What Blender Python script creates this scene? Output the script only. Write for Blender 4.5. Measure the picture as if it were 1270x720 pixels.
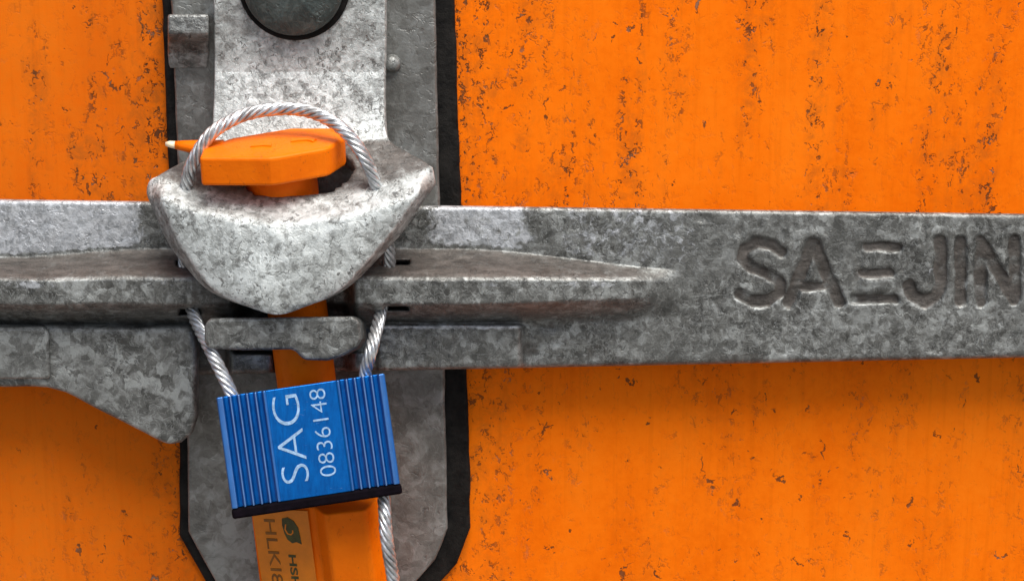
import bpy, bmesh, math, random
from mathutils import Vector, Matrix, noise
for o in list(bpy.data.objects): bpy.data.objects.remove(o)
random.seed(7)
S = 0.00015                    # metres per reference pixel: the view is 19 cm wide
sc = bpy.context.scene
COL = sc.collection
R = math.radians

# ---------------------------------------------------------------- camera
ELEV, DIST, REFD = R(14), 2400.0, 80.0
cam_d = bpy.data.cameras.new('camera'); cam = bpy.data.objects.new('camera', cam_d); COL.objects.link(cam)
tgt = Vector((0, -REFD*S, 0))
fwd = Vector((0, math.cos(ELEV), -math.sin(ELEV)))
cam.location = tgt - fwd*DIST*S
cam.rotation_euler = (R(90)-ELEV, 0, 0)
cam_d.sensor_width = 36; cam_d.lens = 36*DIST/1270
cam_d.clip_start = 0.01; cam_d.clip_end = 50
sc.camera = cam
camR = Vector((1, 0, 0)); camU = Vector((0, math.sin(ELEV), math.cos(ELEV)))

# ---------------------------------------------------------------- light
SUN_EL, SUN_AZ = R(63), R(29)           # azimuth measured from straight in front of the door towards the right
w = bpy.data.worlds.new('World'); sc.world = w; w.use_nodes = True
nt = w.node_tree; bg = nt.nodes['Background']
sky = nt.nodes.new('ShaderNodeTexSky'); sky.sky_type = 'NISHITA'; sky.sun_disc = False
sky.sun_elevation = SUN_EL; sky.sun_rotation = R(180)-SUN_AZ
sky.air_density = 1.0; sky.dust_density = 5.0; sky.ozone_density = 1.0
nt.links.new(sky.outputs[0], bg.inputs[0]); bg.inputs[1].default_value = 0.05
sd = bpy.data.lights.new('sun', 'SUN'); sun = bpy.data.objects.new('sun', sd); COL.objects.link(sun)
sd.energy = 1.5; sd.angle = R(40); sd.color = (1.0, 0.985, 0.955)
to_sun = Vector((math.sin(SUN_AZ)*math.cos(SUN_EL), -math.cos(SUN_AZ)*math.cos(SUN_EL), math.sin(SUN_EL)))
sun.rotation_euler = to_sun.to_track_quat('Z', 'Y').to_euler()
vs = sc.view_settings; vs.view_transform = 'Standard'; vs.look = 'None'; vs.gamma = 1; vs.use_curve_mapping = False
vs.exposure = 1.33
sc.cycles.use_denoising = True
sc.cycles.max_bounces = 6

# ---------------------------------------------------------------- placing helpers
def P(px, py, d):
    """world point at depth d (pixels of 0.15 mm, out from the door) seen at photo pixel px, py"""
    ray = fwd*DIST + camR*(px-635) - camU*(py-360)
    o = cam.location
    t = (-d*S - o.y)/ray.y
    return o + ray*t
def rnd(p, s): return noise.noise(Vector(p)*s)

# ---------------------------------------------------------------- materials
class NB:
    def __init__(s, name):
        s.m = bpy.data.materials.new(name); s.m.use_nodes = True
        s.t = s.m.node_tree; s.b = s.t.nodes['Principled BSDF']
    def n(s, typ, **k):
        x = s.t.nodes.new(typ)
        for a, v in k.items(): setattr(x, a, v)
        return x
    def put(s, sock, v):
        if isinstance(v, bpy.types.NodeSocket): s.t.links.new(v, sock)
        else: sock.default_value = v
    def coords(s, sc3=(1, 1, 1), off=(0, 0, 0)):
        c = s.n('ShaderNodeTexCoord'); m = s.n('ShaderNodeMapping')
        s.t.links.new(c.outputs['Object'], m.inputs[0])
        k = 1/S/100                                    # 1 = 100 reference pixels
        m.inputs['Scale'].default_value = tuple(k*v for v in sc3); m.inputs['Location'].default_value = off
        return m.outputs[0]
    def noise(s, vec, scale, detail=4, rough=.55, dist=0.0, col=False):
        x = s.n('ShaderNodeTexNoise'); s.t.links.new(vec, x.inputs['Vector'])
        x.inputs['Scale'].default_value = scale; x.inputs['Detail'].default_value = detail
        x.inputs['Roughness'].default_value = rough; x.inputs['Distortion'].default_value = dist
        return x.outputs['Color' if col else 'Fac']
    def vor(s, vec, scale, out='Color', feat='F1'):
        x = s.n('ShaderNodeTexVoronoi', feature=feat); s.t.links.new(vec, x.inputs['Vector']); x.inputs['Scale'].default_value = scale
        return x.outputs[out]
    def math(s, op, a, b=0.0, c=0.0, clamp=False):
        x = s.n('ShaderNodeMath', operation=op); x.use_clamp = clamp
        s.put(x.inputs[0], a); s.put(x.inputs[1], b); s.put(x.inputs[2], c)
        return x.outputs[0]
    def ss(s, v, lo, hi):
        x = s.n('ShaderNodeMapRange', interpolation_type='SMOOTHSTEP'); s.put(x.inputs[0], v)
        x.inputs[1].default_value = lo; x.inputs[2].default_value = hi
        return x.outputs[0]
    def vadd(s, a, b, k):
        x = s.n('ShaderNodeVectorMath', operation='MULTIPLY_ADD'); s.put(x.inputs[0], b); x.inputs[1].default_value = (k, k, k); s.put(x.inputs[2], a)
        return x.outputs[0]
    def ramp(s, v, stops):
        x = s.n('ShaderNodeValToRGB'); s.t.links.new(v, x.inputs[0]); e = x.color_ramp.elements
        while len(e) < len(stops): e.new(.5)
        for i, (p, c) in enumerate(stops): e[i].position = p; e[i].color = (*c, 1)
        return x.outputs[0]
    def mix(s, f, a, b):
        x = s.n('ShaderNodeMix', data_type='RGBA'); s.put(x.inputs[0], f)
        s.put(x.inputs[6], a if isinstance(a, bpy.types.NodeSocket) else (*a, 1)); s.put(x.inputs[7], b if isinstance(b, bpy.types.NodeSocket) else (*b, 1))
        return x.outputs[2]
    def attr(s, name):
        x = s.n('ShaderNodeAttribute'); x.attribute_name = name
        return x.outputs['Fac']
    def bump(s, h, dist, strength=1.0):
        x = s.n('ShaderNodeBump'); s.t.links.new(h, x.inputs['Height']); x.inputs['Distance'].default_value = dist*S; x.inputs['Strength'].default_value = strength
        s.t.links.new(x.outputs[0], s.b.inputs['Normal'])
    def done(s, col, metal=0.0, rough=.5, spec=.5):
        s.put(s.b.inputs['Base Color'], col if isinstance(col, bpy.types.NodeSocket) else (*col, 1))
        s.put(s.b.inputs['Metallic'], metal); s.put(s.b.inputs['Roughness'], rough); s.b.inputs['Specular IOR Level'].default_value = spec
        return s.m

def cool(c): return (c[0]*.895, c[1]*.93, c[2]*.90)
def galv(name, dark, mid, light, fleck=.5, scale=1.0, metal=.42, off=(0, 0, 0), lo=.40, hi=.60, bump=2.2, use_dirt=True, fresh_glint=False, worms=.3):
    dark, mid, light = cool(dark), cool(mid), cool(light)
    b = NB(name); v0 = b.coords(off=off)
    wob = b.noise(v0, 6*scale, 3, .6, col=True)
    v = b.vadd(v0, wob, .16)
    n1 = b.noise(v, 6.0*scale, 5, .63, .6)
    n2 = b.noise(v0, 1.3, 3, .5)
    cell = b.vor(v, 11*scale)
    sp = b.n('ShaderNodeSeparateColor'); b.t.links.new(cell, sp.inputs[0])
    val = b.math('ADD', b.math('MULTIPLY', n1, .58), b.math('ADD', b.math('MULTIPLY', n2, .30), b.math('MULTIPLY', sp.outputs[0], .12)))
    c = b.ramp(val, [(lo, dark), (.5*(lo+hi), mid), (hi, light)])
    f1 = b.noise(v, 12*scale, 3, .55, 1.1)
    gate = b.noise(v0, 3.1*scale, 2, .5)
    fl = b.math('MULTIPLY', b.ss(f1, .56, .64), b.ss(gate, .36, .6))
    c = b.mix(b.math('MULTIPLY', fl, fleck), c, tuple(.75*x for x in dark))
    f2 = b.noise(b.vadd(v0, wob, .3), 10*scale, 4, .6, 1.2)
    c = b.mix(b.math('MULTIPLY', b.ss(f2, .60, .68), .4), c, light)
    worm = b.math('ABSOLUTE', b.math('SUBTRACT', b.noise(b.vadd(v0, wob, .25), 6.5*scale, 2, .5, 1.4), .5))
    c = b.mix(b.math('MULTIPLY', b.math('SUBTRACT', 1.0, b.ss(worm, .008, .035)), worms), c, light)
    big = b.noise(v0, .8, 2, .5, .4)
    c = b.mix(b.math('MULTIPLY', b.ss(big, .45, .68), .45), c, tuple(x*.8 for x in mid))
    rough = b.math('MULTIPLY_ADD', n1, .40, .22)
    if fresh_glint:
        fn = b.noise(v, 9, 5, .7, .6)
        ff = b.ss(b.math('ADD', b.attr('fresh'), b.math('MULTIPLY_ADD', fn, 1.6, -.80)), .30, .62)
        c = b.mix(b.math('MULTIPLY', ff, .85), c, b.ramp(b.noise(v, 14, 4, .6), [(.36, (.34, .36, .38)), (.58, (.66, .69, .72))]))
    # fine rubbed scratches
    for sv, k in (((.10, 1, 1.3), .30), ((1.2, 1, .12), .16)):
        c = b.mix(b.math('MULTIPLY', b.ss(b.noise(b.vadd(b.coords(sv), wob, .05), 16, 3, .6), .63, .70), k), c, light)
    drk = b.math('MULTIPLY', b.ss(b.noise(v, 2.6, 4, .6, .8), .56, .68), .45)
    c = b.mix(drk, c, tuple(x*1.15 for x in dark))
    pt = b.n('ShaderNodeNewGeometry').outputs['Pointiness']
    c = b.mix(b.math('MULTIPLY', b.ss(pt, .52, .60), .16), c, light)
    if use_dirt:
        dn = b.noise(v0, 5, 5, .7, .4)
        df = b.ss(b.math('ADD', b.attr('dirt'), b.math('MULTIPLY_ADD', dn, .9, -.45)), .25, .75)
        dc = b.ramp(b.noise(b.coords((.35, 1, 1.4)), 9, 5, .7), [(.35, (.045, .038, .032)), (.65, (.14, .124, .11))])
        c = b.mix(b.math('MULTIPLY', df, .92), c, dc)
        rough = b.math('MULTIPLY_ADD', df, .18, rough)
    h = b.math('ADD', b.math('MULTIPLY', n1, 1.0), b.math('MULTIPLY', b.noise(v0, 28, 4, .65), .45))
    h = b.math('ADD', h, b.math('MULTIPLY', fl, -.35))
    b.bump(h, bump)
    return b.done(c, metal, rough)

M = {}
M['bar'] = galv('galvanised_bar', (.075, .073, .07), (.185, .182, .176), (.46, .465, .465), lo=.39, hi=.63, fresh_glint=True, bump=1.6, worms=.38, fleck=.6)
M['hasp'] = galv('fresh_zinc', (.19, .188, .184), (.45, .46, .46), (.76, .78, .79), fleck=.9, scale=1.3, lo=.37, hi=.56, bump=1.6, worms=.4, metal=.25)
M['plate'] = galv('dull_zinc', (.14, .133, .126), (.215, .208, .20), (.34, .34, .338), fleck=.35, worms=.22, scale=.6, off=(3, 1, 2), bump=1.2)
M['lug'] = galv('weathered_lug', (.085, .083, .08), (.19, .187, .182), (.43, .435, .435), fleck=.6, worms=.4, bump=1.6, scale=.78, off=(7, 4, 1))

def painted_door():
    b = NB('orange_container_paint'); v = b.coords()
    big = b.noise(b.coords((1, 1, .35)), .9, 3, .5)
    streak = b.noise(b.coords((1.0, 1, .16)), 2.2, 4, .6, .3)
    edge = b.attr('edge')
    sm = b.math('MULTIPLY', b.ss(b.math('ADD', streak, b.math('MULTIPLY', edge, .22)), .46, .66), b.attr('wear'))
    mott = b.noise(v, 9, 6, .7)
    c = b.ramp(b.math('ADD', b.math('MULTIPLY', big, .6), b.math('MULTIPLY', mott, .4)), [(.36, (.86, .148, .001)), (.5, (.94, .180, .0025)), (.64, (.97, .204, .005))])
    # brownish dirt film running down in streaks, plus a darker tone towards the left
    film = b.math('MULTIPLY', sm, b.ss(b.noise(v, 5, 6, .75, .5), .40, .66))
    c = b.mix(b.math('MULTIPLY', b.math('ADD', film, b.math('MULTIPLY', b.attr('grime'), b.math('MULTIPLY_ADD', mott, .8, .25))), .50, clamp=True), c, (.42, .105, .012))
    vst = b.noise(b.coords((1.4, 1, .06)), 9, 3, .6)
    c = b.mix(b.math('MULTIPLY', b.ss(vst, .52, .68), .13), c, (.56, .085, .0))
    fine = b.noise(b.coords((1.6, 1, .8)), 22, 4, .7, .6)
    c = b.mix(b.math('MULTIPLY', b.ss(fine, .56, .72), b.math('MULTIPLY_ADD', sm, .24, .05)), c, (.34, .085, .012))
    # hairline cracks and small flakes where the paint has lifted
    vt = b.coords((1, 1, .72)); vw = b.vadd(vt, b.noise(v, 7, 3, .6, col=True), .22)
    rid = b.math('ABSOLUTE', b.math('SUBTRACT', b.noise(vw, 7.0, 2, .5, 1.0), .5))
    seg = b.ss(b.noise(vt, 8.5, 3, .6), .52, .59)
    crack = b.math('MULTIPLY', b.math('SUBTRACT', 1.0, b.ss(rid, .018, .052)), seg)
    blob = b.ss(b.noise(vw, 9.5, 2, .5, .7), .655, .69)
    chip = b.math('MAXIMUM', crack, blob)
    chip = b.math('MULTIPLY', chip, b.math('MULTIPLY_ADD', sm, .85, .10), clamp=True)
    rare = b.math('MULTIPLY', b.ss(b.noise(vw, 5.2, 3, .55, 1.0), .675, .71), .9)
    chip = b.math('MAXIMUM', chip, rare)
    ccol = b.ramp(b.noise(v, 6, 2, .5), [(.40, (.032, .026, .018)), (.58, (.085, .048, .024)), (.72, (.15, .13, .10))])
    c = b.mix(b.math('MULTIPLY', chip, .9), c, ccol)
    h = b.math('SUBTRACT', b.math('MULTIPLY', mott, .18), chip)
    b.bump(h, 1.0)
    return b.done(c, 0, b.math('MULTIPLY_ADD', chip, .3, .55), .05)
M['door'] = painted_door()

def plain(name, col, rough=.5, metal=0.0, var=.12, scale=8, bump=.5, spec=.5, col2=None):
    b = NB(name); v = b.coords(); n = b.noise(v, scale, 5, .65)
    c = b.ramp(n, [(.35, tuple(x*(1-var) for x in col)), (.65, col2 or tuple(min(1, x*(1+var)) for x in col))])
    b.bump(b.noise(v, 24, 4, .6), bump)
    return b.done(c, metal, b.math('MULTIPLY_ADD', n, .2, rough-.1), spec)
M['black'] = plain('black_rubber', (.005, .0047, .0045), .7, scale=5, var=.4, bump=1.2, spec=.15, col2=(.016, .0145, .013))
def orange_plastic():
    b = NB('orange_plastic'); v = b.coords(); n = b.noise(v, 2.2, 4, .6)
    c = b.ramp(n, [(.35, (.84, .150, .0)), (.65, (.93, .185, .001))])
    scuff = b.ss(b.noise(b.coords((1, 1, .5)), 11, 4, .7, 1.0), .60, .70)
    c = b.mix(b.math('MULTIPLY', scuff, .22), c, (.50, .12, .012))
    spk = b.ss(b.noise(v, 17, 3, .6), .69, .73)
    c = b.mix(b.math('MULTIPLY', spk, .5), c, (.16, .06, .02))
    b.bump(b.math('ADD', b.noise(v, 20, 4, .6), scuff), .45)
    return b.done(c, 0, b.math('MULTIPLY_ADD', scuff, .2, .48), .13)
M['plastic'] = orange_plastic()
M['label'] = plain('amber_label', (.74, .205, .001), .5, var=.08, scale=5, bump=.2)
M['ink'] = plain('faded_label_ink', (.23, .08, .003), .6, var=.25)
M['inkdark'] = plain('dark_green_ink', (.06, .055, .010), .6, var=.4)
M['white'] = plain('pale_engraving', (.23, .37, .54), .5, var=.28, scale=20)
M['tip'] = plain('cream_tip', (.85, .70, .48), .5)
M['cap'] = plain('maroon_black_cap', (.004, .0025, .0045), .8, var=.4, spec=.05)
M['rivet'] = galv('dark_rivet_steel', (.045, .055, .055), (.075, .09, .088), (.15, .17, .165), fleck=.5, scale=.8, metal=.5, use_dirt=False)

def blue_alu():
    b = NB('blue_anodised_aluminium'); v = b.coords((1, 1, 1))
    n = b.noise(v, 5, 5, .65); g = b.noise(b.coords((2, 1, .25)), 12, 3, .6)
    c = b.ramp(b.math('ADD', b.math('MULTIPLY', n, .5), b.math('MULTIPLY', g, .5)), [(.35, (.0, .080, .31)), (.65, (.0, .135, .47))])
    sc_ = b.ss(b.noise(b.coords((.6, 1, 3)), 14, 4, .7, .8), .66, .72)
    c = b.mix(b.math('MULTIPLY', sc_, .35), c, (.25, .38, .55))
    e = b.n('ShaderNodeNewGeometry').outputs['Pointiness']
    c = b.mix(b.math('MULTIPLY', b.ss(e, .53, .60), .45), c, (.30, .45, .68))
    b.bump(g, .4)
    return b.done(c, .62, .33, .3)
M['blue'] = blue_alu()
def steel_wire():
    b = NB('galvanised_wire'); v = b.coords(); n = b.noise(v, 9, 4, .6)
    darker = b.ss(b.noise(v, 3.5, 4, .65, .5), .50, .64)
    c = b.ramp(n, [(.35, (.40, .41, .42)), (.62, (.76, .78, .79))])
    c = b.mix(b.math('MULTIPLY', darker, .5), c, (.20, .185, .165))
    return b.done(c, .75, b.math('MULTIPLY_ADD', darker, .25, .30))
M['wire'] = steel_wire()

# ---------------------------------------------------------------- object helpers
WLOC = {}
def thing(name, loc, label, cat):
    o = bpy.data.objects.new(name, None); COL.objects.link(o); o.location = loc; WLOC[o.name] = Vector(loc)
    o.empty_display_size = .01
    o['label'] = label; o['category'] = cat
    return o
def link_mesh(name, me, mat, parent=None, smooth=False, label=None, bevel=0, seg=2, ang=35):
    """me has world coordinates; the object's origin is put at the middle of its own bounds"""
    n = len(me.vertices)
    lo = Vector((min(v.co[i] for v in me.vertices) for i in range(3))); hi = Vector((max(v.co[i] for v in me.vertices) for i in range(3)))
    c = (lo+hi)/2
    me.transform(Matrix.Translation(-c))
    o = bpy.data.objects.new(name, me); COL.objects.link(o)
    WLOC[o.name] = c.copy()
    if parent: o.parent = parent; o.location = c - WLOC[parent.name]
    else: o.location = c
    if mat and not me.materials: me.materials.append(mat)
    for p in me.polygons: p.use_smooth = smooth
    if label: o['label'] = label
    if bevel:
        m = o.modifiers.new('bevel', 'BEVEL'); m.width = bevel*S; m.segments = seg; m.limit_method = 'ANGLE'; m.angle_limit = R(ang); m.harden_normals = False
    return o
def mesh(name, verts, faces, attrs=None):
    me = bpy.data.meshes.new(name); me.from_pydata([tuple(v) for v in verts], [], faces)
    if attrs:
        for k, vals in attrs.items():
            a = me.attributes.new(k, 'FLOAT', 'POINT'); a.data.foreach_set('value', vals)
    bm = bmesh.new(); bm.from_mesh(me); bmesh.ops.recalc_face_normals(bm, faces=bm.faces); bm.to_mesh(me); bm.free()
    me.update()
    return me
def prism(name, ring0, ring1, mat, parent=None, **k):
    """closed solid between two corresponding rings of world points"""
    n = len(ring0)
    f = [tuple(range(n)), tuple(range(n, 2*n))] + [(i, (i+1) % n, n+(i+1) % n, n+i) for i in range(n)]
    return link_mesh(name, mesh(name, list(ring0)+list(ring1), f), mat, parent, **k)
def plate(name, pts, d0, d1, mat, parent=None, **k):
    """plate parallel to the door: front outline at d1, straight back to d0"""
    a = [P(x, y, d1) for x, y in pts]
    b = [Vector((p.x, -d0*S, p.z)) for p in a]
    return prism(name, a, b, mat, parent, **k)
def worn(pts, amp=1.2, step=14, seed=0):
    out = []
    for (x0, y0), (x1, y1) in zip(pts, pts[1:]+pts[:1]):
        n = max(1, int(math.hypot(x1-x0, y1-y0)/step))
        for i in range(n):
            x, y = x0+(x1-x0)*i/n, y0+(y1-y0)*i/n
            out.append((x+amp*1.6*rnd((x, y, seed), .031)+amp*.5*rnd((x, y, seed+4), .11), y+amp*1.6*rnd((x, y, seed+9), .031)))
    return out
def catmull(pts, n):
    out = []
    Q = [pts[0]]+list(pts)+[pts[-1]]
    for i in range(1, len(Q)-2):
        p0, p1, p2, p3 = Q[i-1], Q[i], Q[i+1], Q[i+2]
        for j in range(n):
            t = j/n
            out.append(tuple(.5*((2*b)+(-a+c)*t+(2*a-5*b+4*c-d)*t*t+(-a+3*b-3*c+d)*t**3) for a, b, c, d in zip(p0, p1, p2, p3)))
    out.append(tuple(pts[-1]))
    return out
def cyl_rings(c0, axis, rings, n, A=None):
    """lathe along axis: rings = [(t, r)]"""
    axis = axis.normalized(); A = (A or Vector((1, 0, 0))); A = (A-axis*A.dot(axis)).normalized(); B = axis.cross(A)
    vs_, fs = [], []
    for t, r in rings:
        for i in range(n):
            a = 2*math.pi*i/n
            vs_.append(c0+axis*t*S+(A*math.cos(a)+B*math.sin(a))*r*S)
    for k in range(len(rings)-1):
        for i in range(n):
            fs.append((k*n+i, k*n+(i+1) % n, (k+1)*n+(i+1) % n, (k+1)*n+i))
    fs += [tuple(range(n)), tuple((len(rings)-1)*n+i for i in range(n))]
    return vs_, fs
def text_mesh(body, O, Rv, Uv, Nv, w_, h_, extr, bold=0.0):
    """writing fitted to a box: O lower-left corner (world), Rv reading direction, Uv letter-up, w_ x h_ in world units"""
    cu = bpy.data.curves.new('t', 'FONT'); cu.body = body; cu.offset = bold; cu.resolution_u = 6; cu.extrude = .02
    ob = bpy.data.objects.new('t', cu); COL.objects.link(ob)
    dg = bpy.context.evaluated_depsgraph_get(); dg.update()
    me = bpy.data.meshes.new_from_object(ob.evaluated_get(dg))
    bpy.data.objects.remove(ob)
    xs = [v.co.x for v in me.vertices]; ys = [v.co.y for v in me.vertices]
    x0, x1, y0, y1 = min(xs), max(xs), min(ys), max(ys)
    for v in me.vertices:
        a, b, c = (v.co.x-x0)/(x1-x0)*w_, (v.co.y-y0)/(y1-y0)*h_, (v.co.z+.02)/.04*extr
        v.co = O+Rv*a+Uv*b+Nv*c
    return me

# ================================================================ the door panel
door = thing('container_door', (0, 0, P(635, 900, 0).z), 'orange painted steel container door with chipped paint behind the lock', 'door')
def door_panel():
    vs_, fs, ed, darker, wea = [], [], [], [], []
    sstep_ = lambda a, b, x: (lambda t: t*t*(3-2*t))(max(0, min(1, (x-a)/(b-a))))
    nx, ny, st = 130, 110, 22
    x0, z0 = -1430, -1210
    for j in range(ny+1):
        for i in range(nx+1):
            x, z = x0+i*st, z0+j*st
            px = x+635
            dd = 1.6*rnd((x, z, 3), .004)+.5*rnd((x, z, 9), .02)
            vs_.append((x*S, -dd*S, z*S))
            e = max(math.exp(-max(0, px-575)/48) if px > 560 else 0, math.exp(-max(0, 205-px)/34) if px < 215 else 0)
            ed.append(e); darker.append(1.0*(1-sstep_(150, 420, px))); wea.append(1-.58*(1-sstep_(-110, -70, z))*(1-.8*e))
    W = nx+1
    for j in range(ny):
        for i in range(nx): fs.append((j*W+i, j*W+i+1, (j+1)*W+i+1, (j+1)*W+i))
    n = len(vs_)
    # turned back rim so the sheet has thickness
    rim = [i for i in range(W)]+[j*W+nx for j in range(1, ny+1)]+[ny*W+i for i in range(nx-1, -1, -1)]+[j*W for j in range(ny-1, 0, -1)]
    for k in rim: x, y, z = vs_[k]; vs_.append((x, 14*S, z)); ed.append(0); darker.append(0); wea.append(1)
    m = len(rim)
    for k in range(m): fs.append((rim[k], rim[(k+1) % m], n+(k+1) % m, n+k))
    fs.append(tuple(n+k for k in range(m)))
    return mesh('door_panel', vs_, fs, {'edge': ed, 'grime': darker, 'wear': wea})
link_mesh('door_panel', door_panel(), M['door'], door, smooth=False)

gm = plain('concrete_ground', (.19, .18, .165), .85, var=.3, scale=.05)
gme = mesh('ground', [(-6, -9, -1.05), (6, -9, -1.05), (6, 3, -1.05), (-6, 3, -1.05), (-6, -9, -1.15), (6, -9, -1.15), (6, 3, -1.15), (-6, 3, -1.15)],
           [(0, 1, 2, 3), (4, 5, 6, 7), (0, 1, 5, 4), (1, 2, 6, 5), (2, 3, 7, 6), (3, 0, 4, 7)])
gr = link_mesh('ground', gme, gm); gr['kind'] = 'structure'  # unseen ground added below the frame to bounce light upwards

# ================================================================ lock plate on the door
lp = thing('lock_plate', P(400, 740, 22), 'grey galvanised lock plate with black rubber edge bolted to the door', 'lock plate')
plate('rubber_pad', worn([(186, -360), (222, 560), (222, 664), (268, 745), (525, 745), (566, 700), (583, 655), (583, 590), (552, -360)], .9, 14), 1, 13, M['black'], lp, bevel=5, seg=3)  # black sheet showing as a border around the plate
def base_plate():
    pts = [(196, -360), (217, 140), (224, 320), (231, 480), (233, 660), (270, 728), (511, 728), (540, 695), (555, 655), (551, 440), (544, 200), (532, -360)]
    return plate('back_plate', worn(pts, .8, 16, 3), 12, 24, M['plate'], lp, bevel=5, seg=3)
base_plate()
# bent stop tab at the upper left
f0 = [P(209, 22, 58), P(258, 22, 58)]
def tab():
    sec = [(18, 25), (18, 62), (41, 66), (46, 60), (54, 43), (66, 31), (86, 24.5)]
    L = [P(208+.03*i, y, d) for i, (y, d) in enumerate(sec)]; Rr = [P(259, y, d) for y, d in sec]
    return prism('stop_tab', L, Rr, M['lug'], lp, bevel=3)
tab()
v_, f_ = cyl_rings(P(487, 78, 22), Vector((0, -1, 0)), [(0, 11), (8, 11), (13, 8), (15, 4)], 20)
link_mesh('button_rivet', mesh('button_rivet', v_, f_), M['lug'], lp, smooth=True)

# ================================================================ handle bar (height field: bar face, forged rib, ledge, stamped letters)
hb = thing('handle_bar', P(635, 455, 30), 'long grey galvanised door handle bar stamped SAEJIN with a forged rib', 'handle')
LET = [
 [(970, 313), (958, 303), (940, 300), (924, 308), (920, 321), (932, 332), (952, 339), (966, 348), (967, 362), (953, 372), (934, 373), (917, 364)],
 [(978, 374), (993, 338), (1006, 302)], [(1010, 302), (1024, 338), (1040, 373)], [(990, 355), (1030, 355)],
 [(1075, 306), (1113, 306)], [(1070, 338), (1104, 338)], [(1058, 370), (1108, 370)],
 [(1166, 298), (1167, 350), (1160, 367), (1146, 374), (1132, 366), (1127, 354)],
 [(1191, 299), (1191, 373)],
 [(1216, 373), (1216, 300)], [(1217, 301), (1258, 371)], [(1259, 372), (1258, 298)],
]
SEGW = [7.5, 8.5, 8.5, 6, 6, 6, 6.5, 8.5, 8, 8.5, 8.5, 8]
SHAL = [(1066, 308, 1062, 370)]
def segd(x, y, a, b, c, d):
    ux, uy = c-a, d-b; L = ux*ux+uy*uy
    t = max(0, min(1, ((x-a)*ux+(y-b)*uy)/L)) if L else 0
    return math.hypot(x-a-ux*t, y-b-uy*t)
def sstep(a, b, x):
    t = max(0, min(1, (x-a)/(b-a))); return t*t*(3-2*t)
def letter_depth(x, y):
    if x < 890 or y < 280 or y > 392: return 0, 0
    xx = x+2.2*rnd((x, y, 1), .06); yy = y+2.2*rnd((x, y, 5), .06)
    best = 1e9
    for L, wd in zip(LET, SEGW):
        if xx < min(p[0] for p in L)-25 or xx > max(p[0] for p in L)+25: continue
        for p, q in zip(L, L[1:]):
            best = min(best, segd(xx, yy, *p, *q)-wd-.5)
    sh = min(segd(xx, yy, *s)-5 for s in SHAL)
    g = 1-sstep(-2.8, 1.0, best)
    g2 = .35*(1-sstep(-4, 3, sh))
    rim = math.exp(-((best-5.5)/4.0)**2)
    k = .75+.4*rnd((x, y, 7), .02)
    return -5.5*k*max(g, g2)+.7*rim*(.6+rnd((x, y, 12), .04)), max(g, g2)*(.8+.5*rnd((x, y, 14), .06))
def bar_top(x): return 247+x*18/1270
def bar_bot(x):
    if x > 240: return 461+(x-400)*(443-461)/870
    return 470
def bar_profile(x, y):
    """depth of the bar front and its dirt at photo pixel x, y"""
    d = 70.0; dirt = 0
    d += 2.0*rnd((x, y, 0), .012)+.9*rnd((x, y, 2), .05)+.45*rnd((x, y, 4), .13)
    # rib
    k = 1-sstep(560, 862, x)
    k2 = 1-sstep(770, 868, x)
    rt = 309+11*(1-sstep(0, 200, x))+26*(1-k)            # root top
    rb = 404-13*(1-k)
    tt = 347+2*rnd((x, 0, 0), .01)+3*(1-k2); tb = 376+2*rnd((x, 9, 0), .01)-8*(1-k)
    tipd = 60*k2*(.36+.64*k)
    notch = sstep(285, 300, x)*(1-sstep(428, 442, x))
    tipd *= 1-.85*notch
    d -= 35*notch*sstep(374, 384, y)*(1-sstep(436, 440, y)*(1-sstep(336, 344, x)))
    if rt < y < rb:
        if y < tt: h = sstep(rt-4, tt+3, y)**.9
        elif y > tb: h = 1-sstep(tb-2, rb+3, y)
        else: h = 1
        e = min(abs(y-tt), abs(y-tb))
        h *= 1+.02*rnd((x, y, 11), .03)
        d += tipd*h
    dirt = 0
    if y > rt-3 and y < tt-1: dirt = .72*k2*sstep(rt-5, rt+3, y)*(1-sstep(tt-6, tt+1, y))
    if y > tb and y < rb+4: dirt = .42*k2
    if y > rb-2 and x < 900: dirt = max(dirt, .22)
    # lower ledge and recess near the seal
    if 238 < x < 285: d -= 26*sstep(236, 242, x)*(1-sstep(279, 287, x))*sstep(400, 408, y); dirt = max(dirt, .5)
    led = sstep(466, 470, x)*(1-sstep(643, 652, x))+(sstep(284, 288, x)*(1-sstep(452, 462, x)) if y > 436 else 0)
    if led > 0 and y > 398:
        d += 19*led*sstep(400, 404.5, y)
    # slots that the cable runs through
    for cx, cy, hw, hh in ((491, 326, 16, 2.8), (492, 382, 14, 2.6), (232, 327, 12, 3.4), (236, 386, 13, 3.4)):
        q = max(abs(x-cx)/hw, abs(y-cy)/hh)
        if q < 1.25: g = 1-sstep(.75, 1.2, q); d -= 42*g; dirt = max(dirt, g)
    # hammered pits
    for cx, cy, r, dp, dk in PITS:
        q = math.hypot(x-cx, (y-cy)*1.1)/r
        if q < 1.5: g = math.exp(-(q*1.3)**4); d -= dp*g; dirt = max(dirt, dk*g)
    ld, lg = letter_depth(x, y)
    d += ld; dirt = max(dirt, .95*lg)
    # rounded long edges
    for e in (y-bar_top(x), bar_bot(x)-y):
        if e < 7: q = 1-max(0, e)/7; d -= 7*(1-math.sqrt(max(0, 1-q*q)))
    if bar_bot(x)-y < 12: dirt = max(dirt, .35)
    return d, dirt
PITS = [(657, 432, 19, 3, .55), (682, 402, 15, 2.5, .5), (735, 438, 14, 2, .4), (872, 270, 9, 2, .2), (905, 430, 10, 1, .3)]
for _ in range(34):
    PITS.append((random.uniform(500, 1330), random.choice([random.uniform(262, 300), random.uniform(412, 440), random.uniform(395, 440)]), random.uniform(3, 9), random.uniform(.4, 1.5), random.uniform(0, .4)))
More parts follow.
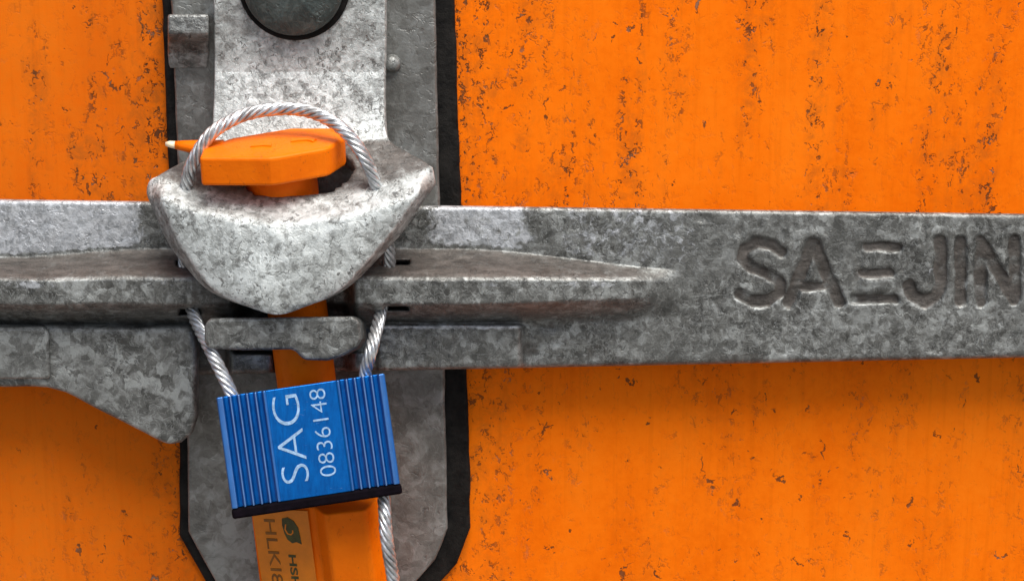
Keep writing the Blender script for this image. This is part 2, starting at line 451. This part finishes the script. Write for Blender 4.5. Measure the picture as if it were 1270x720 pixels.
def k_tip(x, y): return math.exp(-((y-353)/6)**2)*(1-sstep(730, 815, x))*(.5+1.2*max(0, rnd((x, 3, 3), .012))+(.5*sstep(690, 740, x)))
def bar_mesh():
    xs = []; x = -1200.0
    while x < 2500:
        xs.append(x); x += 15 if x < -100 or x > 1400 else 1.7 if x > 893 and x < 1290 else (2.6 if 200 < x < 320 or 455 < x < 560 else 4.0)
    NR = 128; vs_, fs, dt, fr = [], [], [], []
    rows = []
    for j in range(NR+1):
        t = j/NR; rows.append(t)
    for j, t in enumerate(rows):
        for x in xs:
            y = bar_top(x)+(bar_bot(x)-bar_top(x))*t
            d, dirt = bar_profile(x, y)
            vs_.append(P(x, y, d)); dt.append(dirt)
            rt = 309+11*(1-sstep(0, 200, x))+26*sstep(560, 862, x)
            up = 1-sstep(rt-10, rt, y)
            fr.append(up*max((.78*(1-sstep(150, 200, x))), .66*sstep(500, 560, x)*(1-sstep(630, 680, x)), .34*sstep(660, 720, x)*(1-sstep(840, 900, x)))
                      + (.45*k_tip(x, y)) + .75*sstep(466, 472, x)*(1-sstep(640, 655, x))*math.exp(-((y-405)/3.5)**2) + .10*sstep(900, 960, x))  # light caught by the ledge's top edge is painted in here
    W = len(xs)
    for j in range(NR):
        for i in range(W-1): fs.append((j*W+i, j*W+i+1, (j+1)*W+i+1, (j+1)*W+i))
    n = len(vs_)
    top = [j for j in range(W)]; bot = [NR*W+i for i in range(W)]
    for q, k in enumerate(top+bot): p = vs_[k]; vs_.append(Vector((p.x, -32*S, p.z-(11*S if q < W else 0)))); dt.append(.3); fr.append(0)
    for i in range(W-1):
        fs.append((top[i], n+i, n+i+1, top[i+1])); fs.append((bot[i], bot[i+1], n+W+i+1, n+W+i)); fs.append((n+i, n+W+i, n+W+i+1, n+i+1))
    fs.append(tuple([j*W for j in range(NR+1)]+[n+W, n])); fs.append(tuple([j*W+W-1 for j in range(NR+1)]+[n+2*W-1, n+W-1]))
    return mesh('bar', vs_, fs, {'dirt': dt, 'fresh': fr})
link_mesh('bar', bar_mesh(), M['bar'], hb, smooth=True)
# hanging triangular lug on the left, and the small keeper lug under the shield
plate('hook_lug', worn([(-900, 409), (238, 406), (243, 430), (243, 520), (237, 540), (224, 550), (208, 552), (192, 545), (80, 487), (58, 481), (-900, 479)], 1.2, 13, 5), 60, 93, M['lug'], hb, bevel=7, seg=4)
plate('lug_step', [(-900, 407), (52, 406), (60, 411), (62, 470), (-900, 474)], 80, 99, M['lug'], hb, bevel=4, seg=3)
KL = [(253, 402), (260, 394), (436, 392), (445, 397), (448, 420), (443, 431), (424, 441), (405, 447), (376, 446), (364, 433), (300, 434), (258, 432), (253, 424)]
KF = [P(x, y, 172) for x, y in KL]
prism('keeper_lug', KF, [Vector((p.x, -71*S, p.z-27*S)) for p in KF], M['lug'], hb, bevel=5, seg=3)

# ================================================================ hasp
hs = thing('lock_hasp', P(360, 395, 160), 'speckled zinc hasp whose pointed shield hangs over the handle bar', 'hasp')
ROWS = [  # y left, centre, right | d centre, side | x left, right
 (-220, -220, -220, 52, 52, 262, 479), (0, 0, 0, 52, 52, 264, 479), (60, 60, 60, 52, 52, 265, 479), (86, 86, 86, 53, 53, 265, 478),
 (94, 94, 94, 54.5, 54.5, 265, 478), (130, 130, 130, 64, 64, 264, 478), (162, 162, 160, 75, 75, 262, 479),
 (186, 180, 176, 88, 86, 250, 486), (200, 196, 188, 103, 99, 226, 506), (211, 220, 198, 122, 118, 204, 526), (219, 245, 206, 142, 132, 190, 537),
 (227, 263, 215, 165, 148, 181, 541), (241, 275, 230, 183, 160, 180, 541), (262, 288, 252, 189, 164, 189, 526),(298, 305, 290, 193, 166, 205, 500),
 (332, 334, 322, 197, 170, 229, 470), (357, 360, 350, 199, 176, 253, 441), (373, 380, 369, 198, 182, 285, 410), (381, 391, 379, 195, 186, 313, 378)]
def hasp_mesh():
    rows = catmull(ROWS, 5); NU = 76
    # keep the bend at y=90 crisp
    vs_, fs, dt = [], [], []
    for j, (yl, yc, yr, dc, ds, xl, xr) in enumerate(rows):
        for i in range(NU+1):
            t = i/NU; u = 2*t-1
            x = xl+(xr-xl)*t
            lin = yl+(yr-yl)*t
            y = lin+(yc-(yl+yr)/2)*(1-abs(u)**1.8)
            d = ds+(dc-ds)*(1-abs(u)**2.2)
            d -= 27*sstep(.875, .99, abs(u))*sstep(48, 58, j)
            if j > 40: d += 1.8*rnd((x, y, 3), .03)+.8*rnd((x, y, 8), .09)
            x += (1.5*rnd((x, y, 1), .02)) if j > 25 else 0
            vs_.append(P(x, y, d))
            crest = sstep(31, 36, j)*(1-sstep(48, 54, j))
            sd_ = sstep(.86, .90, abs(u))*sstep(50, 58, j)
            dt.append(max(.74*crest, .50*sd_, .40*(1-sstep(14, 17, j))))
    W = NU+1
    for j in range(len(rows)-1):
        for i in range(NU):
            u = (i+.5)/NU
            hole = 36 <= j < 49 and ((u-.50)/.235)**2+((j-42.2)/7.2)**2 < 1
            if not hole: fs.append((j*W+i, (j+1)*W+i, (j+1)*W+i+1, j*W+i+1))
    me = bpy.data.meshes.new('shield'); me.from_pydata([tuple(v) for v in vs_], [], fs)
    a = me.attributes.new('dirt', 'FLOAT', 'POINT'); a.data.foreach_set('value', dt)
    bm = bmesh.new(); bm.from_mesh(me)
    bmesh.ops.delete(bm, geom=[v for v in bm.verts if not v.link_faces], context='VERTS')
    if sum(f.normal.y for f in bm.faces) > 0: bmesh.ops.reverse_faces(bm, faces=bm.faces)
    bm.to_mesh(me); bm.free()
    return me
o = link_mesh('shield_plate', hasp_mesh(), M['hasp'], hs, smooth=True)
m = o.modifiers.new('thick', 'SOLIDIFY'); m.thickness = 24*S; m.offset = -1; m.use_even_offset = False
m = o.modifiers.new('round', 'SUBSURF'); m.levels = 1; m.render_levels = 1
# rivet through the strap
RC = P(365, -20, 52)
v_, f_ = cyl_rings(RC+Vector((0, 2*S, 0)), Vector((0, -1, 0)), [(0, 66), (5, 68), (7, 66)], 56)
link_mesh('rivet_washer', mesh('rivet_washer', v_, f_), M['black'], hs, smooth=False)  # black disc in place of the shadowed gap around the rivet
def rivet():
    prof = [(0, 58), (14, 61), (19, 59), (23, 54), (27, 42), (29, 30), (30.5, 18), (31, 8)]
    v_, f_ = cyl_rings(RC, Vector((0, -1, 0)), prof, 64)
    for k in range(len(v_)):
        if k//64 >= 3:
            a = k % 64/64*2*math.pi
            v_[k] = v_[k]+Vector((0, 1, 0))*S*2.4*(abs(math.sin(a*3.5+.3))**.5-.5)*min(1, prof[k//64][1]/40)
    return mesh('rivet', v_, f_)
link_mesh('rivet', rivet(), M['rivet'], hs, smooth=True)

# ================================================================ orange bolt seal
bs = thing('bolt_seal', P(400, 760, 90), 'orange plastic bolt seal pushed down through the hasp with a hexagonal lock body', 'bolt seal')
AX = Vector((.085, .085, -1)).normalized()               # down along the bolt
A_ = (Vector((1, 0, 0))-AX*AX.x).normalized(); B_ = A_.cross(AX).normalized()
if B_.y > 0: B_ = -B_
# head: faceted plate
th = R(11)
HN = Vector((0, -math.sin(th), math.cos(th))); HB = Vector((0, -math.cos(th), -math.sin(th))); HA = Vector((1, 0, 0))
HO = P(341, 194, 182)
HEAD = [(-92, 3), (-6, 4), (6, 0), (58, -27), (64, -32), (80, -66), (80, -76), (72, -96), (62, -102), (10, -102), (-62, -66), (-92, -30)]
f = 0.955
def hp(a, b, n): return HO+(HA*a+HB*b+HN*n)*S*f
prism('head', [hp(a, b, 0) for a, b in HEAD], [hp(a, b, -38) for a, b in HEAD], M['plastic'], bs, bevel=4, seg=3, ang=20)
# raised marks on the head
for nm, pts in (('raised_mark', [(-34, -40), (-20, -44), (-8, -40), (-8, -33), (-20, -35), (-34, -31)]), ('raised_mark', [(14, -60), (34, -66), (46, -58), (42, -48), (34, -54), (22, -52), (14, -48)])):
    prism(nm, [hp(a, b, 2.0) for a, b in pts], [hp(a, b, -2) for a, b in pts], M['plastic'], bs, bevel=1)
# pointed finger that sticks out on the left
def cone_ring(a, b, n, rb, rn, k=10): return [hp(a, b+rb*math.cos(2*math.pi*i/k), n+rn*math.sin(2*math.pi*i/k)) for i in range(k)]
def finger(name, secs, mat):
    k = 10; vs_, fs = [], []
    for s in secs: vs_ += cone_ring(*s)
    for j in range(len(secs)-1):
        for i in range(k): fs.append((j*k+i, j*k+(i+1) % k, (j+1)*k+(i+1) % k, (j+1)*k+i))
    fs += [tuple(range(k)), tuple((len(secs)-1)*k+i for i in range(k))]
    return link_mesh(name, mesh(name, vs_, fs), mat, bs, smooth=True)
finger('finger', [(-70, -50, -10, 14, 12), (-98, -52, -9, 12, 10), (-118, -54, -7, 8, 7), (-131, -55, -6, 5, 5)], M['plastic'])
finger('finger_tip', [(-130.5, -55, -6, 5, 5), (-138, -55.5, -5, 4.2, 4.2), (-143, -56, -5, 2.5, 2.5)], M['tip'])
# shank
SH = P(349, 229, 98)
v_, f_ = cyl_rings(SH, AX, [(-22, 44), (14, 44), (22, 42), (34, 37), (300, 37), (430, 37)], 40)
link_mesh('shank', mesh('shank', v_, f_), M['plastic'], bs, smooth=True, bevel=2, ang=50)
# lock body
BO = P(391, 617, 104)
BODY = [(-87, -46), (-88, 6), (-84, 12), (-4, 34), (3, 35), (17, 58), (22, 60), (69, 57), (74, 53), (86, 26), (86, -46)]
def bp(a, b, t): return BO+(A_*a+B_*b+AX*t)*S*.965
bd = prism('lock_body', [bp(a*.97, b-3, -2) for a, b in BODY], [bp(a, b, 190) for a, b in BODY], M['plastic'], bs, bevel=3, seg=3, ang=15)
e0, e1 = Vector((-83, 12.6)), Vector((-5, 34)); ed_ = (e1-e0).normalized(); en = Vector((-ed_.y, ed_.x))
def lp_(s, t, o): q = e0+ed_*s+en*o; return bp(q.x, q.y, t)
prism('label', [lp_(1, 2, .7), lp_(79, 2, .7), lp_(79, 186, .7), lp_(1, 186, .7)], [lp_(1, 2, -.5), lp_(79, 2, -.5), lp_(79, 186, -.5), lp_(1, 186, -.5)], M['label'], bd)
Rd = AX; Ud = (lp_(50, 50, 0)-lp_(10, 50, 0)).normalized(); Nd = (lp_(10, 50, 5)-lp_(10, 50, 0)).normalized()
link_mesh('serial_lettering', text_mesh('HLKI8', lp_(16, 16, 1.0), Rd, Ud, Nd, 92*S, 15*S, .4*S, .0), M['ink'], bd)
link_mesh('maker_lettering', text_mesh('HSH', lp_(44, 66, 1.0), Rd, Ud, Nd, 46*S, 10*S, .4*S, .02), M['inkdark'], bd)
LEAF = [(42, 14), (50, 12), (58, 17), (63, 26), (64, 38), (65, 50), (58, 47), (52, 49), (46, 44), (43, 36), (41, 24)]
prism('leaf_mark', [lp_(s, t, 1.5) for s, t in LEAF], [lp_(s, t, .5) for s, t in LEAF], M['inkdark'], bd)
SPI = [(52+r*math.cos(a), 30+1.25*r*math.sin(a)) for r, a in [(3+1.1*i, .8*i) for i in range(6)]]
def ribbon(name, pts, wd, o0, o1, mat, parent):
    L, Rr = [], []
    for i, p in enumerate(pts):
        q = pts[min(i+1, len(pts)-1)]; r = pts[max(i-1, 0)]; dx, dy = q[0]-r[0], q[1]-r[1]; l = math.hypot(dx, dy)
        L.append((p[0]-dy/l*wd, p[1]+dx/l*wd)); Rr.append((p[0]+dy/l*wd, p[1]-dx/l*wd))
    ring = L+Rr[::-1]; n = len(pts); N = 2*n
    vs_ = [lp_(s, t, o1) for s, t in ring]+[lp_(s, t, o0) for s, t in ring]
    fs = []
    for k in (0, N):
        for i in range(n-1): fs.append((k+i, k+i+1, k+N-2-i, k+N-1-i))
    fs += [(i, (i+1) % N, N+(i+1) % N, N+i) for i in range(N)]
    return link_mesh(name, mesh(name, vs_, fs), mat, parent)
ribbon('leaf_spiral', SPI, .9, 1.4, 1.9, M['label'], bd)

# ================================================================ blue cable seal
cs = thing('cable_seal', P(386, 618, 205), 'blue ribbed metal cable seal numbered 0836148 with twisted wire looped through the hasp', 'cable seal')
DT = 190.0
F = (DIST-(DT-REFD))/DIST
ga, tl = math.atan2(31, 210), R(15)
X0 = Vector((math.cos(ga), 0, math.sin(ga))); Dn = Vector((math.sin(ga), 0, -math.cos(ga)))
OUT = Vector((0, -1, 0))
cu_ = X0; cv = (Dn*math.cos(tl)+OUT*math.sin(tl)).normalized(); cn = (OUT*math.cos(tl)-Dn*math.sin(tl)).normalized()
ph = R(8); cu_, cn = cu_*math.cos(ph)-cn*math.sin(ph), cn*math.cos(ph)+cu_*math.sin(ph)
CO = P(268, 493, DT+14)
HBL = 137*1.02
def cp(a, b, t): return CO+(cu_*a+cv*b+cn*t)*S*F
prof = [(0, -1.5), (1.5, 0)]
for g in (12, 22.5, 33, 43.5, 54): prof += [(g-4.3, 0), (g-2.6, -12), (g+2.6, -12), (g+4.3, 0)]
prof += [(61, 0), (62.5, -1.5), (150, -1.5), (151.5, 0)]
for g in (158, 168.5, 179, 189.5, 200): prof += [(g-4.3, 0), (g-2.6, -12), (g+2.6, -12), (g+4.3, 0)]
prof += [(210.5, 0), (212, -1.5), (212, -52), (209, -55), (3, -55), (0, -52)]
sb = prism('seal_body', [cp(a, 0, t) for a, t in prof], [cp(a, HBL, t) for a, t in prof], M['blue'], cs, bevel=1.1, seg=2, ang=30)
capo = [(-.6, -.8), (213.5, -.8), (213.5, -54), (-.6, -54)]
prism('end_cap', [cp(a, HBL+.3, t) for a, t in capo], [cp(a, HBL+13, t-1) for a, t in capo], M['cap'], cs, bevel=3, seg=3)
link_mesh('lettering', text_mesh('SAG', cp(101, 119, -1.4), -cv, -cu_, cn, 110*S*F, 34*S*F, .5*S, -.016), M['white'], sb)
link_mesh('serial_lettering', text_mesh('0836148', cp(135, 117, -1.4), -cv, -cu_, cn, 110*S*F, 20*S*F, .5*S, -.012), M['white'], sb)

def cable(name, pts, parent, rad=8.0, pitch=66, twist0=0):
    W = [P(*p) if not isinstance(p, Vector) else p for p in pts]
    pp = [Vector(q) for q in catmull([tuple(v) for v in W], 40)]
    # even resampling
    L = [0]
    for a, b in zip(pp, pp[1:]): L.append(L[-1]+(b-a).length)
    step = 3.2*S; n = int(L[-1]/step); out = []; k = 0
    for i in range(n+1):
        s = L[-1]*i/n
        while k < len(L)-2 and L[k+1] < s: k += 1
        t = (s-L[k])/max(1e-12, L[k+1]-L[k]); out.append(pp[k].lerp(pp[k+1], t))
    T = [(out[min(i+1, n)]-out[max(i-1, 0)]).normalized() for i in range(n+1)]
    U = Vector((1, .2, .1)); U = (U-T[0]*U.dot(T[0])).normalized(); Us = [U]
    for i in range(1, n+1): U = (U-T[i]*U.dot(T[i])).normalized(); Us.append(U)
    vs_, fs = [], []; NS, K = 6, 18
    rs, rc = rad*.345, rad*.66
    for s in range(NS+1):
        core = s == NS; base = len(vs_)
        for i in range(n+1):
            V = T[i].cross(Us[i]); ph = twist0+2*math.pi*(s/NS-i*step/S/pitch)+.55*rnd((i*.35, 1, 1), .09)+.10*rnd((i, s*7, 3), .12)
            e = Us[i]*math.cos(ph)+V*math.sin(ph); c = out[i]+(e*rc*S if not core else Vector())
            g = V*math.cos(ph)-Us[i]*math.sin(ph)
            r = rs if not core else rc*.8
            for q in range(K):
                a = 2*math.pi*q/K; rr = r*(1+.10*math.cos(6*a+i*.55)); vs_.append(c+(e*math.cos(a)+g*math.sin(a))*rr*S)
        for i in range(n):
            for q in range(K): fs.append((base+i*K+q, base+i*K+(q+1) % K, base+(i+1)*K+(q+1) % K, base+(i+1)*K+q))
        fs += [tuple(base+q for q in range(K)), tuple(base+n*K+q for q in range(K))]
    return link_mesh(name, mesh(name, vs_, fs), M['wire'], parent, smooth=True)
in_l = cp(20, 40, -28); in_l0 = cp(19, 2, -28)
in_r = cp(188, 2, -28); in_rm = cp(188, 60, -28); in_rb = cp(190, HBL+10, -28)
cable('cable', [in_l, in_l0, (264, 440, 160), (246, 404, 130), (238, 384, 106), (231, 354, 96), (229, 328, 103), (228, 275, 116), (231, 232, 138), (240, 200, 152),
               (262, 166, 150), (296, 145, 132), (335, 136, 122), (378, 137, 124), (415, 153, 138), (442, 180, 150), (460, 212, 148), (470, 245, 136), (480, 292, 116), (483, 328, 104),
               (479, 356, 96), (473, 384, 106), (468, 404, 130), (460, 436, 160), in_r, in_rm, in_rb, (479, 662, 216), (491, 740, 208), (504, 850, 200), (512, 980, 190)], cs)
